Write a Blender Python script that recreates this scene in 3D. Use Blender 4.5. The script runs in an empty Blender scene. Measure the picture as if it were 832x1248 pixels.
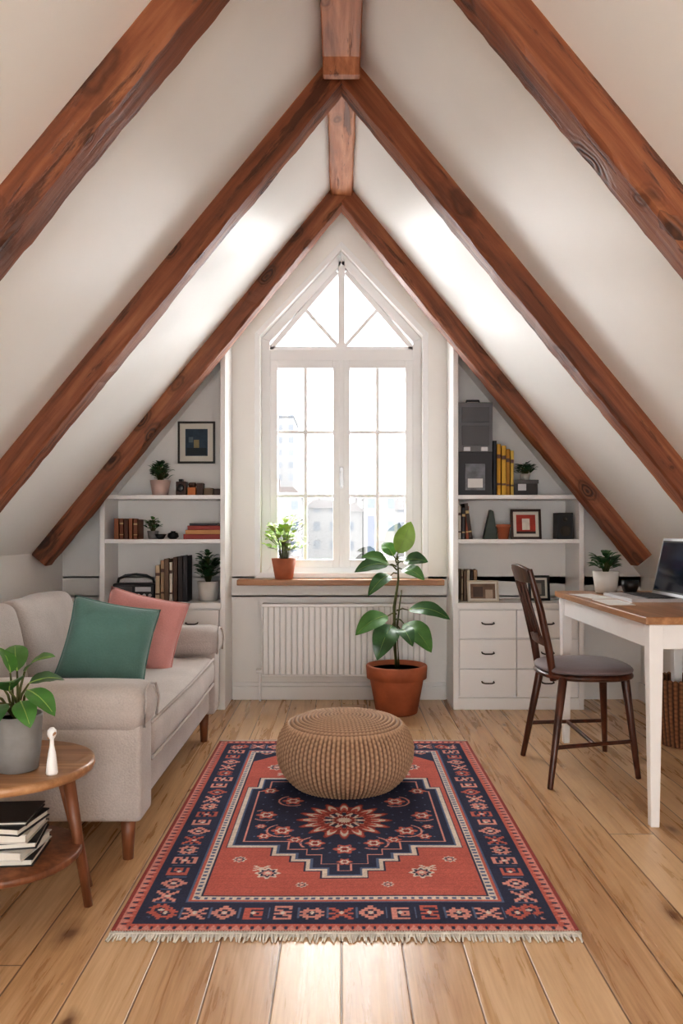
import bpy, bmesh, math, random
import numpy as np
from mathutils import Vector, Matrix, noise as mnoise
random.seed(7)
rng = np.random.RandomState(5)
D = bpy.data
scene = bpy.context.scene

# ------------------------------------------------------------------ helpers
def lin(c):
    return tuple(((v/255.0)/12.92 if v/255.0 <= 0.04045 else ((v/255.0+0.055)/1.055)**2.4) for v in c[:3]) + (1.0,)

class Nt:
    def __init__(s, name):
        s.m = D.materials.new(name); s.m.use_nodes = True
        s.t = s.m.node_tree; s.b = s.t.nodes['Principled BSDF']; s.o = s.t.nodes['Material Output']
    def n(s, typ, ins=None, **props):
        nd = s.t.nodes.new(typ)
        for k, v in props.items(): setattr(nd, k, v)
        for k, v in (ins or {}).items():
            if isinstance(v, bpy.types.NodeSocket): s.t.links.new(v, nd.inputs[k])
            else: nd.inputs[k].default_value = v
        return nd
    def m_(s, op, a, b=None, c=None):
        ins = {0: a}
        if b is not None: ins[1] = b
        if c is not None: ins[2] = c
        return s.n('ShaderNodeMath', ins, operation=op).outputs[0]
    def mix(s, f, a, b, mode='MIX'):
        nd = s.n('ShaderNodeMix', None, data_type='RGBA', blend_type=mode)
        for k, v in ((0, f), (6, a), (7, b)):
            if isinstance(v, bpy.types.NodeSocket): s.t.links.new(v, nd.inputs[k])
            else: nd.inputs[k].default_value = v
        return nd.outputs[2]
    def ramp(s, f, stops):
        nd = s.n('ShaderNodeValToRGB', {0: f})
        cr = nd.color_ramp
        while len(cr.elements) < len(stops): cr.elements.new(0.5)
        for e, (p, c) in zip(cr.elements, stops): e.position = p; e.color = c
        return nd.outputs[0]
    def set(s, **kw):
        for k, v in kw.items():
            k = k.replace('_', ' ')
            if isinstance(v, bpy.types.NodeSocket): s.t.links.new(v, s.b.inputs[k])
            else: s.b.inputs[k].default_value = v
    def bump(s, h, strength=0.3, dist=0.01):
        bp = s.n('ShaderNodeBump', {'Height': h, 'Strength': strength, 'Distance': dist})
        s.t.links.new(bp.outputs[0], s.b.inputs['Normal'])

_cache = {}
def plain(c, rough=0.5, var=0.08, scale=12.0, bump=0.0, metal=0.0, bscale=None, name=None, coat=0.0, sheen=0.0):
    key = (tuple(c), rough, var, scale, bump, metal, bscale, coat, sheen)
    if key in _cache: return _cache[key]
    k = Nt(name or 'paint_%02x%02x%02x' % tuple(int(v) for v in c))
    tc = k.n('ShaderNodeTexCoord').outputs['Object']
    ns = k.n('ShaderNodeTexNoise', {'Vector': tc, 'Scale': scale, 'Detail': 4.0})
    L = lin(c)
    dk = tuple(v*(1-var*2) for v in L[:3])+(1,); lt = tuple(min(1, v*(1+var)) for v in L[:3])+(1,)
    col = k.ramp(ns.outputs[0], [(0.3, dk), (0.7, lt)])
    k.set(Base_Color=col, Roughness=rough, Metallic=metal)
    if coat: k.set(Coat_Weight=coat)
    if sheen: k.set(Sheen_Weight=sheen)
    if bump:
        n2 = k.n('ShaderNodeTexNoise', {'Vector': tc, 'Scale': bscale or scale*5, 'Detail': 3.0})
        k.bump(n2.outputs[0], bump, 0.01)
    _cache[key] = k.m
    return k.m

def wood(name, c_dark, c_mid, c_light, axis=0, rough=0.5, knots=0.0, scale=1.0, bump=0.15):
    k = Nt(name)
    tc = k.n('ShaderNodeTexCoord').outputs['Object']
    if knots > 0:   # every beam gets its own piece of timber
        rv = k.n('ShaderNodeObjectInfo').outputs['Random']
        tc = k.n('ShaderNodeVectorMath', {0: tc, 1: k.n('ShaderNodeCombineXYZ', {0: k.m_('MULTIPLY', rv, 31.0), 1: k.m_('MULTIPLY', rv, 17.0), 2: 0.0}).outputs[0]}, operation='ADD').outputs[0]
    sc = [14*scale]*3; sc[axis] = 1.2*scale
    mp = k.n('ShaderNodeMapping', {'Vector': tc, 'Scale': sc}).outputs[0]
    n1 = k.n('ShaderNodeTexNoise', {'Vector': mp, 'Scale': 1.3, 'Detail': 8.0, 'Roughness': 0.6, 'Distortion': 0.6}).outputs[0]
    sc2 = [60*scale]*3; sc2[axis] = 3*scale
    mp2 = k.n('ShaderNodeMapping', {'Vector': tc, 'Scale': sc2}).outputs[0]
    n2 = k.n('ShaderNodeTexNoise', {'Vector': mp2, 'Scale': 1.0, 'Detail': 4.0}).outputs[0]
    f = k.m_('ADD', k.m_('MULTIPLY', n1, 0.7), k.m_('MULTIPLY', n2, 0.3))
    col = k.ramp(f, [(0.33, lin(c_dark)), (0.5, lin(c_mid)), (0.66, lin(c_light))])
    h = f
    if knots > 0:
        sk = [9.0]*3; sk[axis] = 4.6
        dn = k.n('ShaderNodeTexNoise', {'Vector': tc, 'Scale': 9.0, 'Detail': 3.0}).outputs['Color']
        mk = k.n('ShaderNodeMapping', {'Vector': tc, 'Scale': sk}).outputs[0]
        ad = k.n('ShaderNodeMixRGB', {0: 0.35, 1: mk, 2: dn}, blend_type='ADD').outputs[0]
        vo = k.n('ShaderNodeTexVoronoi', {'Vector': ad, 'Scale': 0.8})
        rad = k.m_('MULTIPLY', k.n('ShaderNodeSeparateColor', {0: vo.outputs['Color']}).outputs[0], knots)
        ring = k.m_('DIVIDE', vo.outputs['Distance'], k.m_('ADD', rad, 0.02))
        msk = k.ramp(ring, [(0.4, (1, 1, 1, 1)), (1.0, (0, 0, 0, 1))])
        rings = k.m_('ADD', k.m_('MULTIPLY', k.m_('SINE', k.m_('MULTIPLY', ring, 22.0)), 0.3), 0.7)
        kn = k.m_('MULTIPLY', k.m_('MULTIPLY', msk, rings), 0.9)
        dk = tuple(v*0.28 for v in lin(c_dark)[:3])+(1,)
        col = k.mix(kn, col, dk)
        sk2 = [22.0]*3; sk2[axis] = 2.4
        mk2 = k.n('ShaderNodeMapping', {'Vector': tc, 'Scale': sk2}).outputs[0]
        n3 = k.n('ShaderNodeTexNoise', {'Vector': mk2, 'Scale': 0.7, 'Detail': 6.0, 'Roughness': 0.7}).outputs[0]
        cr = k.ramp(n3, [(0.57, (0, 0, 0, 1)), (0.63, (1, 1, 1, 1))])
        col = k.mix(k.m_('MULTIPLY', cr, 0.65), col, dk)
        h = k.m_('SUBTRACT', k.m_('SUBTRACT', f, k.m_('MULTIPLY', kn, 0.6)), k.m_('MULTIPLY', cr, 0.4))
    k.set(Base_Color=col, Roughness=rough)
    k.bump(h, bump, 0.02)
    return k.m

class B:
    """mesh accumulator -> one object"""
    def __init__(s, name):
        s.name = name; s.v = []; s.f = []; s.mi = []; s.sm = []; s.mats = []; s.col = None
    def mat(s, m):
        if m not in s.mats: s.mats.append(m)
        return s.mats.index(m)
    def add(s, vs, fs, m, smooth=False, M=None):
        o = len(s.v); i = s.mat(m)
        for p in vs:
            p = Vector(p)
            if M is not None: p = M @ p
            s.v.append(p)
        for f in fs:
            s.f.append([o+a for a in f]); s.mi.append(i); s.sm.append(smooth)
    def box(s, x0, x1, y0, y1, z0, z1, m, M=None):
        vs = [(x, y, z) for x in (x0, x1) for y in (y0, y1) for z in (z0, z1)]
        fs = [(0,1,3,2),(4,6,7,5),(0,4,5,1),(2,3,7,6),(0,2,6,4),(1,5,7,3)]
        s.add(vs, fs, m, False, M)
    def prism(s, poly, y0, y1, m, M=None):
        n = len(poly)
        vs = [(x, y0, z) for x, z in poly]+[(x, y1, z) for x, z in poly]
        fs = [list(range(n)), list(range(2*n-1, n-1, -1))]
        fs += [(i, i+n, (i+1) % n+n, (i+1) % n) for i in range(n)]
        s.add(vs, fs, m, False, M)
    def bar(s, p, q, w, y0, y1, m):
        p = Vector((p[0], p[1])); q = Vector((q[0], q[1])); d = (q-p).normalized(); t = Vector((-d.y, d.x))*w/2
        s.prism([tuple(p+t), tuple(q+t), tuple(q-t), tuple(p-t)], y0, y1, m)
    def lathe(s, prof, c, m, seg=40, M=None, closed=False):
        vs = []; fs = []; n = len(prof)
        for r, z in prof:
            for j in range(seg):
                a = 2*math.pi*j/seg; vs.append((c[0]+r*math.cos(a), c[1]+r*math.sin(a), c[2]+z))
        for i in range(n-1):
            for j in range(seg):
                k = (j+1) % seg; fs.append((i*seg+j, i*seg+k, (i+1)*seg+k, (i+1)*seg+j))
        fs.append(list(range(seg))[::-1]); fs.append([(n-1)*seg+j for j in range(seg)])
        s.add(vs, fs, m, True, M)
    def tube(s, pts, rad, m, seg=10, M=None):
        pts = [Vector(p) for p in pts]
        if not isinstance(rad, (list, tuple)): rad = [rad]*len(pts)
        vs = []; fs = []; n = len(pts)
        up = Vector((0, 0, 1))
        for i, p in enumerate(pts):
            d = (pts[min(i+1, n-1)]-pts[max(i-1, 0)]).normalized()
            u = d.cross(up)
            if u.length < 0.05: u = d.cross(Vector((0, 1, 0)))
            u.normalize(); w = u.cross(d)
            for j in range(seg):
                a = 2*math.pi*j/seg; vs.append(p+(u*math.cos(a)+w*math.sin(a))*rad[i])
        for i in range(n-1):
            for j in range(seg):
                k = (j+1) % seg; fs.append((i*seg+j, i*seg+k, (i+1)*seg+k, (i+1)*seg+j))
        fs.append(list(range(seg))[::-1]); fs.append([(n-1)*seg+j for j in range(seg)])
        s.add(vs, fs, m, True, M)
    def rbox(s, c, size, r, m, puff=(0, 0, 0), M=None, wob=0.0, inner=6):
        hx = [v/2 for v in size]; r = min(r, min(hx)*0.98)
        def axis(h):
            k = 4; L = []
            for i in range(k): L.append(-h+r*(1-math.cos(math.pi/2*i/k))*1.0)
            for i in range(inner+1): L.append(-(h-r)+2*(h-r)*i/inner)
            for i in range(k-1, -1, -1): L.append(h-r*(1-math.cos(math.pi/2*i/k)))
            return L
        ax = [axis(h) for h in hx]
        n = len(ax[0]); idx = {}; vs = []; fs = []
        def vid(i, j, k):
            t = (i, j, k)
            if t in idx: return idx[t]
            p = [ax[0][i], ax[1][j], ax[2][k]]
            q = [max(-(h-r), min(h-r, a)) for a, h in zip(p, hx)]
            d = Vector([a-b for a, b in zip(p, q)])
            if d.length > 1e-9: d = d.normalized()*r
            w = Vector(q)+d
            a, b, cc = [w[t2]/hx[t2] for t2 in range(3)]
            sx, sy, sz = a, b, cc
            w.x += puff[0]*sx*max(0, 1-b*b)*max(0, 1-cc*cc)
            w.y += puff[1]*sy*max(0, 1-a*a)*max(0, 1-cc*cc)
            w.z += puff[2]*sz*max(0, 1-a*a)*max(0, 1-b*b)
            w += Vector(c)
            if wob: w += Vector(mnoise.noise_vector(w*6))*wob
            idx[t] = len(vs); vs.append(w); return idx[t]
        e = n-1
        for i in range(e):
            for j in range(e):
                fs.append((vid(i,j,0), vid(i,j+1,0), vid(i+1,j+1,0), vid(i+1,j,0)))
                fs.append((vid(i,j,e), vid(i+1,j,e), vid(i+1,j+1,e), vid(i,j+1,e)))
                fs.append((vid(i,0,j), vid(i+1,0,j), vid(i+1,0,j+1), vid(i,0,j+1)))
                fs.append((vid(i,e,j), vid(i,e,j+1), vid(i+1,e,j+1), vid(i+1,e,j)))
                fs.append((vid(0,i,j), vid(0,i,j+1), vid(0,i+1,j+1), vid(0,i+1,j)))
                fs.append((vid(e,i,j), vid(e,i+1,j), vid(e,i+1,j+1), vid(e,i,j+1)))
        s.add(vs, fs, m, True, M)
    def leaf(s, base, tip, hw, m, bend=0.12, fold=0.18, up=(0, -0.35, 1), rib=None, n=10, shape=0.85):
        base = Vector(base); tip = Vector(tip); d = tip-base; L = d.length
        up = Vector(up)
        sd = d.cross(up)
        if sd.length < 1e-4: sd = Vector((1, 0, 0))
        sd.normalize(); nm = sd.cross(d).normalized()
        vs = []; fs = []; ribp = []
        for i in range(n+1):
            t = i/n
            p = base+d*t+nm*bend*L*4*t*(1-t)
            w = hw*max(0.0, math.sin(math.pi*(t**shape)))**0.75 if 0 < t < 1 else 0.0005
            if rib: ribp.append(p+nm*0.0008)
            for j in range(-2, 3):
                vs.append(p+sd*(w*j/2)+nm*(fold*w*abs(j)/2+0.04*w*math.sin(t*17+j)))
        for i in range(n):
            for j in range(4):
                a = i*5+j; fs.append((a, a+1, a+6, a+5))
        s.add(vs, fs, m, True)
        if rib: s.tube(ribp[:-1], [0.0022*(1-0.7*i/n) for i in range(n)], rib, seg=5)
    def obj(s, bevel=0.0, seg=2, parent=None, recalc=True, colors=None, M=None, subsurf=0):
        me = D.meshes.new(s.name)
        me.from_pydata([tuple(p) for p in s.v], [], s.f)
        for m in s.mats: me.materials.append(m)
        me.polygons.foreach_set('material_index', s.mi)
        me.polygons.foreach_set('use_smooth', s.sm)
        if recalc:
            bm = bmesh.new(); bm.from_mesh(me); bmesh.ops.recalc_face_normals(bm, faces=bm.faces); bm.to_mesh(me); bm.free()
        me.update()
        o = D.objects.new(s.name, me); scene.collection.objects.link(o)
        if M is not None: o.matrix_world = M
        if bevel:
            b = o.modifiers.new('bevel', 'BEVEL'); b.width = bevel; b.segments = seg; b.limit_method = 'ANGLE'; b.angle_limit = math.radians(40)
            b.harden_normals = False
        if parent: o.parent = parent
        return o

def empty(name, loc=(0, 0, 0)):
    o = D.objects.new(name, None); scene.collection.objects.link(o); o.empty_display_size = 0.1
    return o

# ------------------------------------------------------------------ materials
M_ceil = plain((246, 245, 242), 0.42, 0.012, 2.5, bump=0.06, bscale=5, name='ceiling_plaster')
M_wall = plain((244, 241, 237), 0.6, 0.012, 3, bump=0.03, bscale=40, name='wall_plaster')
M_trim = plain((245, 243, 241), 0.4, 0.01, 3, name='trim_paint')
M_shelf = plain((246, 244, 242), 0.38, 0.01, 3, name='shelf_paint')
M_win = plain((246, 246, 246), 0.3, 0.005, 3, name='window_paint')
M_beam = wood('beam_wood', (92, 52, 34), (138, 82, 54), (172, 112, 76), 0, 0.5, knots=0.55, scale=0.8, bump=0.4)
M_beam2 = wood('ridge_wood', (134, 82, 54), (180, 118, 82), (210, 150, 112), 1, 0.5, knots=0.35, scale=0.8, bump=0.3)
M_dark = wood('chair_wood', (52, 28, 20), (80, 44, 30), (108, 62, 42), 2, 0.3, bump=0.05)
M_leg = wood('walnut_legs', (96, 58, 38), (130, 82, 54), (158, 102, 68), 2, 0.4, bump=0.05)
M_tab = wood('sidetable_top', (128, 90, 60), (164, 120, 84), (194, 150, 110), 0, 0.3, bump=0.03)
M_desk = wood('desktop_wood', (136, 94, 62), (168, 122, 84), (194, 148, 108), 1, 0.3, bump=0.03)
M_sill = wood('sill_wood', (128, 86, 56), (160, 112, 76), (186, 136, 96), 0, 0.4, bump=0.03)
M_terra = plain((180, 106, 74), 0.7, 0.12, 9, bump=0.1, name='terracotta')
M_soil = plain((48, 34, 26), 0.95, 0.3, 60, bump=0.6, name='soil')
M_leafD = plain((60, 104, 56), 0.35, 0.18, 14, name='leaf_dark', coat=0.2)
M_leafM = plain((86, 134, 66), 0.4, 0.15, 14, name='leaf_mid', coat=0.1)
M_leafL = plain((150, 188, 88), 0.45, 0.12, 14, name='leaf_light')
M_leafY = plain((186, 212, 108), 0.45, 0.1, 14, name='leaf_lime')
M_rib = plain((150, 178, 96), 0.5, 0.05, name='leaf_rib')
M_stem = plain((88, 92, 48), 0.6, 0.15, 20, name='stem_green')
M_black = plain((28, 28, 30), 0.35, 0.1, name='black_plastic')
M_white = plain((246, 244, 242), 0.4, 0.01, name='white_paint')
M_grey = plain((138, 136, 134), 0.6, 0.08, 20, bump=0.05, name='grey_ceramic')
M_metal = plain((70, 64, 58), 0.3, 0.05, metal=0.9, name='dark_metal')
M_silver = plain((206, 207, 210), 0.35, 0.02, metal=0.5, name='silver_metal')

def fabric(name, c, rough=0.9, fine=220, var=0.05, big=0.35):
    k = Nt(name); tc = k.n('ShaderNodeTexCoord').outputs['Object']
    n1 = k.n('ShaderNodeTexNoise', {'Vector': tc, 'Scale': 5.0, 'Detail': 3.0}).outputs[0]
    w = k.n('ShaderNodeTexNoise', {'Vector': tc, 'Scale': float(fine), 'Detail': 2.0}).outputs[0]
    f = k.m_('ADD', k.m_('MULTIPLY', n1, 0.6), k.m_('MULTIPLY', w, 0.4))
    L = lin(c)
    col = k.ramp(f, [(0.3, tuple(v*(1-2.2*var) for v in L[:3])+(1,)), (0.7, tuple(min(1, v*(1+var*1.5)) for v in L[:3])+(1,))])
    k.set(Base_Color=col, Roughness=rough, Sheen_Weight=0.25)
    h = k.m_('ADD', k.m_('MULTIPLY', w, 0.3), n1)
    k.bump(h, big, 0.012)
    return k.m
M_sofa = fabric('sofa_fabric', (190, 180, 173), 0.9, 170, 0.08, 0.5)
M_teal = fabric('teal_velvet', (100, 138, 130), 0.75, 120)
M_pink = fabric('pink_linen', (216, 154, 148), 0.85, 160)
M_seat = fabric('seat_fabric', (122, 108, 110), 0.7, 160)

# floor
def floor_mat():
    k = Nt('oak_planks')
    pos = k.n('ShaderNodeNewGeometry').outputs['Position']
    sp = k.n('ShaderNodeSeparateXYZ', {0: pos}); X, Y = sp.outputs[0], sp.outputs[1]
    W = 0.158
    xs = k.m_('DIVIDE', X, W); ix = k.m_('FLOOR', xs); fx = k.m_('SUBTRACT', xs, ix)
    r1 = k.n('ShaderNodeTexWhiteNoise', {'W': ix}, noise_dimensions='1D').outputs[0]
    PL = 5.2
    yo = k.m_('ADD', k.m_('DIVIDE', Y, PL), k.m_('MULTIPLY', r1, 7.0)); iy = k.m_('FLOOR', yo); fy = k.m_('SUBTRACT', yo, iy)
    sd = k.m_('ADD', ix, k.m_('MULTIPLY', iy, 37.3))
    r2 = k.n('ShaderNodeTexWhiteNoise', {'W': sd}, noise_dimensions='1D').outputs[0]
    vx = k.m_('ADD', k.m_('MULTIPLY', X, 1.0), k.m_('MULTIPLY', sd, 3.7))
    v = k.n('ShaderNodeCombineXYZ', {0: vx, 1: Y, 2: r2}).outputs[0]
    g1 = k.n('ShaderNodeTexNoise', {'Vector': k.n('ShaderNodeMapping', {'Vector': v, 'Scale': (22, 1.4, 1)}).outputs[0], 'Scale': 1.0, 'Detail': 7.0, 'Roughness': 0.6, 'Distortion': 1.0}).outputs[0]
    g2 = k.n('ShaderNodeTexNoise', {'Vector': k.n('ShaderNodeMapping', {'Vector': v, 'Scale': (140, 5, 1)}).outputs[0], 'Scale': 1.0, 'Detail': 3.0}).outputs[0]
    f = k.m_('ADD', k.m_('ADD', k.m_('MULTIPLY', g1, 0.58), k.m_('MULTIPLY', g2, 0.24)), k.m_('MULTIPLY', r2, 0.18))
    col = k.ramp(f, [(0.28, lin((166, 122, 84))), (0.46, lin((202, 162, 120))), (0.64, lin((224, 190, 150)))])
    dn = k.n('ShaderNodeTexNoise', {'Vector': v, 'Scale': 14.0, 'Detail': 2.0}).outputs['Color']
    kv = k.n('ShaderNodeMixRGB', {0: 0.18, 1: k.n('ShaderNodeMapping', {'Vector': v, 'Scale': (6.0, 3.0, 1)}).outputs[0], 2: dn}, blend_type='ADD').outputs[0]
    vo = k.n('ShaderNodeTexVoronoi', {'Vector': kv, 'Scale': 1.0})
    rad = k.m_('MULTIPLY', k.m_('POWER', k.n('ShaderNodeSeparateColor', {0: vo.outputs['Color']}).outputs[0], 2.5), 0.32)
    ring = k.m_('DIVIDE', vo.outputs['Distance'], k.m_('ADD', rad, 0.004))
    kn = k.ramp(ring, [(0.2, (1, 1, 1, 1)), (0.55, (0.35, 0.35, 0.35, 1)), (1.0, (0, 0, 0, 1))])
    col = k.mix(k.m_('MULTIPLY', kn, 0.85), col, lin((96, 58, 36)))
    ex = k.m_('MINIMUM', fx, k.m_('SUBTRACT', 1.0, fx))
    ey = k.m_('MULTIPLY', k.m_('MINIMUM', fy, k.m_('SUBTRACT', 1.0, fy)), PL/W)
    e = k.m_('MINIMUM', ex, ey)
    seam = k.ramp(e, [(0.008, (1, 1, 1, 1)), (0.02, (0, 0, 0, 1))])
    col = k.mix(k.m_('MULTIPLY', seam, 0.8), col, lin((84, 54, 34)))
    k.set(Base_Color=col, Roughness=k.m_('ADD', 0.18, k.m_('MULTIPLY', g1, 0.22)))
    h = k.m_('SUBTRACT', k.m_('MULTIPLY', f, 0.25), seam)
    k.bump(h, 0.25, 0.006)
    return k.m
M_floor = floor_mat()

# ------------------------------------------------------------------ room
A, S = 3.10, 1.22
def cz(x): return A-S*abs(x)
Y0, YG = -1.6, 4.95
XL, XR = 1.77, 1.90
b = B('floor'); b.box(-XL-0.15, XR+0.15, Y0-0.2, YG+0.3, -0.12, 0, M_floor); b.obj()
b = B('wall_left'); b.box(-XL-0.15, -XL, Y0-0.2, YG+0.3, 0, cz(XL)+0.02, M_wall); b.obj()
b = B('wall_right'); b.box(XR, XR+0.15, Y0-0.2, YG+0.3, 0, cz(XR)+0.02, M_wall); b.obj()
b = B('ceiling')
for sg, XX in ((-1, XL+0.16), (1, XR+0.16)):
    b.prism([(0, A), (sg*XX, cz(XX)), (sg*XX, cz(XX)+0.22), (0, A+0.22)], Y0-0.2, YG+0.3, M_ceil)
b.obj()
# wall behind the camera; its wide opening is added to set sky fill
b = B('wall_front')
ow, oz0, oz1 = 1.1, 0.15, 1.70
b.box(-XL-0.1, -ow, Y0-0.2, Y0, 0, cz(XL), M_wall); b.box(ow, XR+0.1, Y0-0.2, Y0, 0, cz(XR), M_wall)
b.prism([(-XL-0.1, cz(XL)-0.01), (-ow, cz(XL)-0.01), (-ow, cz(ow)+0.02), (-XL-0.1, cz(XL+0.1)+0.02)], Y0-0.2, Y0, M_wall)
b.prism([(XR+0.1, cz(XR)-0.01), (ow, cz(XR)-0.01), (ow, cz(ow)+0.02), (XR+0.1, cz(XR+0.1)+0.02)], Y0-0.2, Y0, M_wall)
b.box(-ow, ow, Y0-0.2, Y0, 0, oz0, M_wall)
b.prism([(-ow, oz1), (ow, oz1), (ow, cz(ow)+0.02), (0, A+0.02), (-ow, cz(ow)+0.02)], Y0-0.2, Y0, M_wall)
b.obj()
b = B('fill_opening_frame')  # bars framing the added fill-light opening, unglazed
for x in (-ow, -0.03, ow-0.06): b.box(x, x+0.06, Y0-0.12, Y0-0.06, oz0, oz1, M_win)
for z in (oz0, oz1-0.06): b.box(-ow+0.06, ow-0.06, Y0-0.118, Y0-0.062, z, z+0.06, M_win)
b.obj(0.003)
b = B('wall_back')
ws, wp, wb = 0.515, 2.87, 0.78
zs = 2.31
b.prism([(-XL-0.1, 0), (XR+0.1, 0), (XR+0.1, cz(XR+0.1)), (XR+0.1, wb-0.12), (-XL-0.1, wb-0.12)], YG, YG+0.3, M_wall)
b.box(-XL-0.1, XR+0.1, YG, YG+0.3, wb-0.13, wb, M_wall)
b.prism([(-XL-0.1, wb-0.01), (-ws, wb-0.01), (-ws, cz(ws)+0.05), (-XL-0.1, cz(XL+0.1)+0.05)], YG, YG+0.3, M_wall)
b.prism([(XR+0.1, wb-0.01), (ws, wb-0.01), (ws, cz(ws)+0.05), (XR+0.1, cz(XR+0.1)+0.05)], YG, YG+0.3, M_wall)
b.prism([(-ws, zs), (0, wp), (0, A+0.05), (-ws, cz(ws)+0.05)], YG, YG+0.3, M_wall)
b.prism([(ws, zs), (0, wp), (0, A+0.05), (ws, cz(ws)+0.05)], YG, YG+0.3, M_wall)
b.obj()
b = B('baseboard_back'); b.box(-0.69, 0.66, YG-0.018, YG, 0, 0.085, M_trim); b.box(-0.69, 0.66, YG-0.012, YG, 0.085, 0.11, M_trim); b.obj(0.004)
b = B('baseboard_left'); b.box(-XL, -XL+0.018, Y0, YG, 0, 0.11, M_trim); b.obj(0.004)
b = B('baseboard_right'); b.box(XR-0.018, XR, Y0, YG, 0, 0.11, M_trim); b.obj(0.004)

# rafters
def beam(name, L, w, h, mat, M, along=0, seed=0, parent=None):
    b = B(name); n = 90
    c = 0.010
    base = [(-w/2+c, -h/2), (w/2-c, -h/2), (w/2, -h/2+c), (w/2, h/2), (-w/2, h/2), (-w/2, -h/2+c)]
    vs = []; fs = []
    for i in range(n+1):
        t = i/n*L
        for j, (a, z) in enumerate(base):
            amp = 0.0 if z > h/2-0.001 else 0.004
            q = Vector((t*5+seed*13.1, j*3.7, 0.5)); q2 = Vector((t*23+seed*7, j*5.1, 2.5))
            da = (mnoise.noise(q)+0.7*mnoise.noise(q2))*amp; dz = (mnoise.noise(q+Vector((0, 9, 0)))+0.7*mnoise.noise(q2+Vector((0, 7, 0))))*amp
            vs.append((t, a+da, z+dz) if along == 0 else (a+da, t, z+dz))
    k = len(base)
    for i in range(n):
        for j in range(k):
            j2 = (j+1) % k; fs.append((i*k+j, i*k+j2, (i+1)*k+j2, (i+1)*k+j))
    fs.append(list(range(k))); fs.append([n*k+j for j in range(k)][::-1])
    b.add(vs, fs, mat, False)
    return b.obj(M=M, parent=parent)
ang = math.atan(S); cs = math.cos(ang)
dperp = 0.16*cs
rn = 0
for yf in (4.46, 3.24, 2.07, 0.95):
    for sg in (-1, 1):
        Lr = 1.775/cs
        xa = Vector((sg*cs, 0, -math.sin(ang))); za = Vector((sg*math.sin(ang), 0, cs)); ya = za.cross(xa)
        o = Vector((0, yf+0.06, A))-za*(dperp/2-0.012)
        Mx = Matrix(((xa.x, ya.x, za.x, o.x), (xa.y, ya.y, za.y, o.y), (xa.z, ya.z, za.z, o.z), (0, 0, 0, 1)))
        rn += 1
        beam('roof_rafter', Lr, 0.12, dperp+0.024, M_beam, Mx, 0, rn)
rb = beam('ridge_beam', 4.50-Y0, 0.13, 0.14, M_beam2, Matrix.Translation((0, Y0, A-0.04-0.0)), 1, 40)
b = B('bracket')
pf = [(2.05, 2.93), (3.05, 2.93), (3.12, 2.90), (3.17, 2.91), (3.22, 2.97), (3.23, 3.05), (2.05, 3.05)]
vs = [(-0.075, y-Y0, z-A+0.04) for y, z in pf]+[(0.075, y-Y0, z-A+0.04) for y, z in pf]; n = len(pf)
b.add(vs, [list(range(n)), list(range(2*n-1, n-1, -1))]+[(i, i+n, (i+1) % n+n, (i+1) % n) for i in range(n)], M_beam2)
b.obj(0.006, parent=rb)

# ------------------------------------------------------------------ window
b = B('window_1')
wy0, wy1 = 5.02, 5.10
def hexframe(hw, z0, zsh, zp, w, y0, y1, m):
    sl = (zp-zsh)/hw; k = math.sqrt(1+sl*sl)
    oi = [(-hw, z0), (-hw, zsh), (0, zp), (hw, zsh), (hw, z0)]
    hi = hw-w; zpi = zp-w*k; zshi = zpi-sl*hi
    ii = [(-hi, z0+w), (-hi, zshi), (0, zpi), (hi, zshi), (hi, z0+w)]
    for i in range(5):
        j = (i+1) % 5
        b.prism([oi[i], oi[j], ii[j], ii[i]], y0, y1, m)
    return hi, zpi, zshi
hexframe(ws+0.035, wb-0.01, zs+0.012, wp+0.035, 0.035, YG-0.012, YG+0.004, M_win)
hi, zpi, zshi = hexframe(ws, wb, zs, wp, 0.055, wy0, wy1, M_win)
b.box(-hi, hi, wy0-0.01, wy1, 2.165, 2.235, M_win)
b.box(-0.022, 0.022, wy0, wy1, 2.235, zpi+0.02, M_win)
sl = (wp-zs)/ws
for sg in (-1, 1):
    b.bar((sg*0.03, zpi-0.045), (sg*hi, zpi-0.045-sl*hi+0.0), 0.035, wy0+0.01, wy1-0.01, M_win)
    b.bar((sg*0.24, zpi-sl*0.24-0.02), (sg*0.01, 2.25), 0.024, wy0+0.015, wy1-0.015, M_win)
    b.bar((sg*hi, 2.245), (sg*0.02, 2.245), 0.03, wy0+0.01, wy1-0.01, M_win)
for sg in (-1, 1):
    x0, x1 = (0.004, hi) if sg > 0 else (-hi, -0.004)
    z0, z1 = wb+0.055, 2.165; w = 0.05
    ya, yb = wy0-0.012, wy1-0.02
    b.box(x0, x0+w, ya, yb, z0, z1, M_win); b.box(x1-w, x1, ya, yb, z0, z1, M_win)
    b.box(x0+w, x1-w, ya, yb, z0, z0+w, M_win); b.box(x0+w, x1-w, ya, yb, z1-w, z1, M_win)
    xm = (x0+x1)/2
    b.box(xm-0.012, xm+0.012, ya+0.01, yb-0.01, z0+w, z1-w, M_win)
    for f in (1/3, 2/3):
        zz = z0+w+(z1-z0-2*w)*f
        b.box(x0+w, x1-w, ya+0.012, yb-0.012, zz-0.011, zz+0.011, M_win)
b.box(-0.016, 0.016, wy0-0.02, wy0+0.02, wb+0.055, 2.165, M_win)     # astragal where the casements meet
b.box(-0.012, 0.012, wy0-0.028, wy0-0.02, 1.36, 1.48, M_silver); b.box(-0.006, 0.006, wy0-0.055, wy0-0.028, 1.43, 1.445, M_silver); b.box(-0.007, 0.007, wy0-0.062, wy0-0.052, 1.34, 1.445, M_silver)
win = b.obj(0.003)
kg = Nt('window_glass')
tr = kg.n('ShaderNodeBsdfTransparent'); gl = kg.n('ShaderNodeBsdfGlossy', {'Roughness': 0.02})
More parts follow.
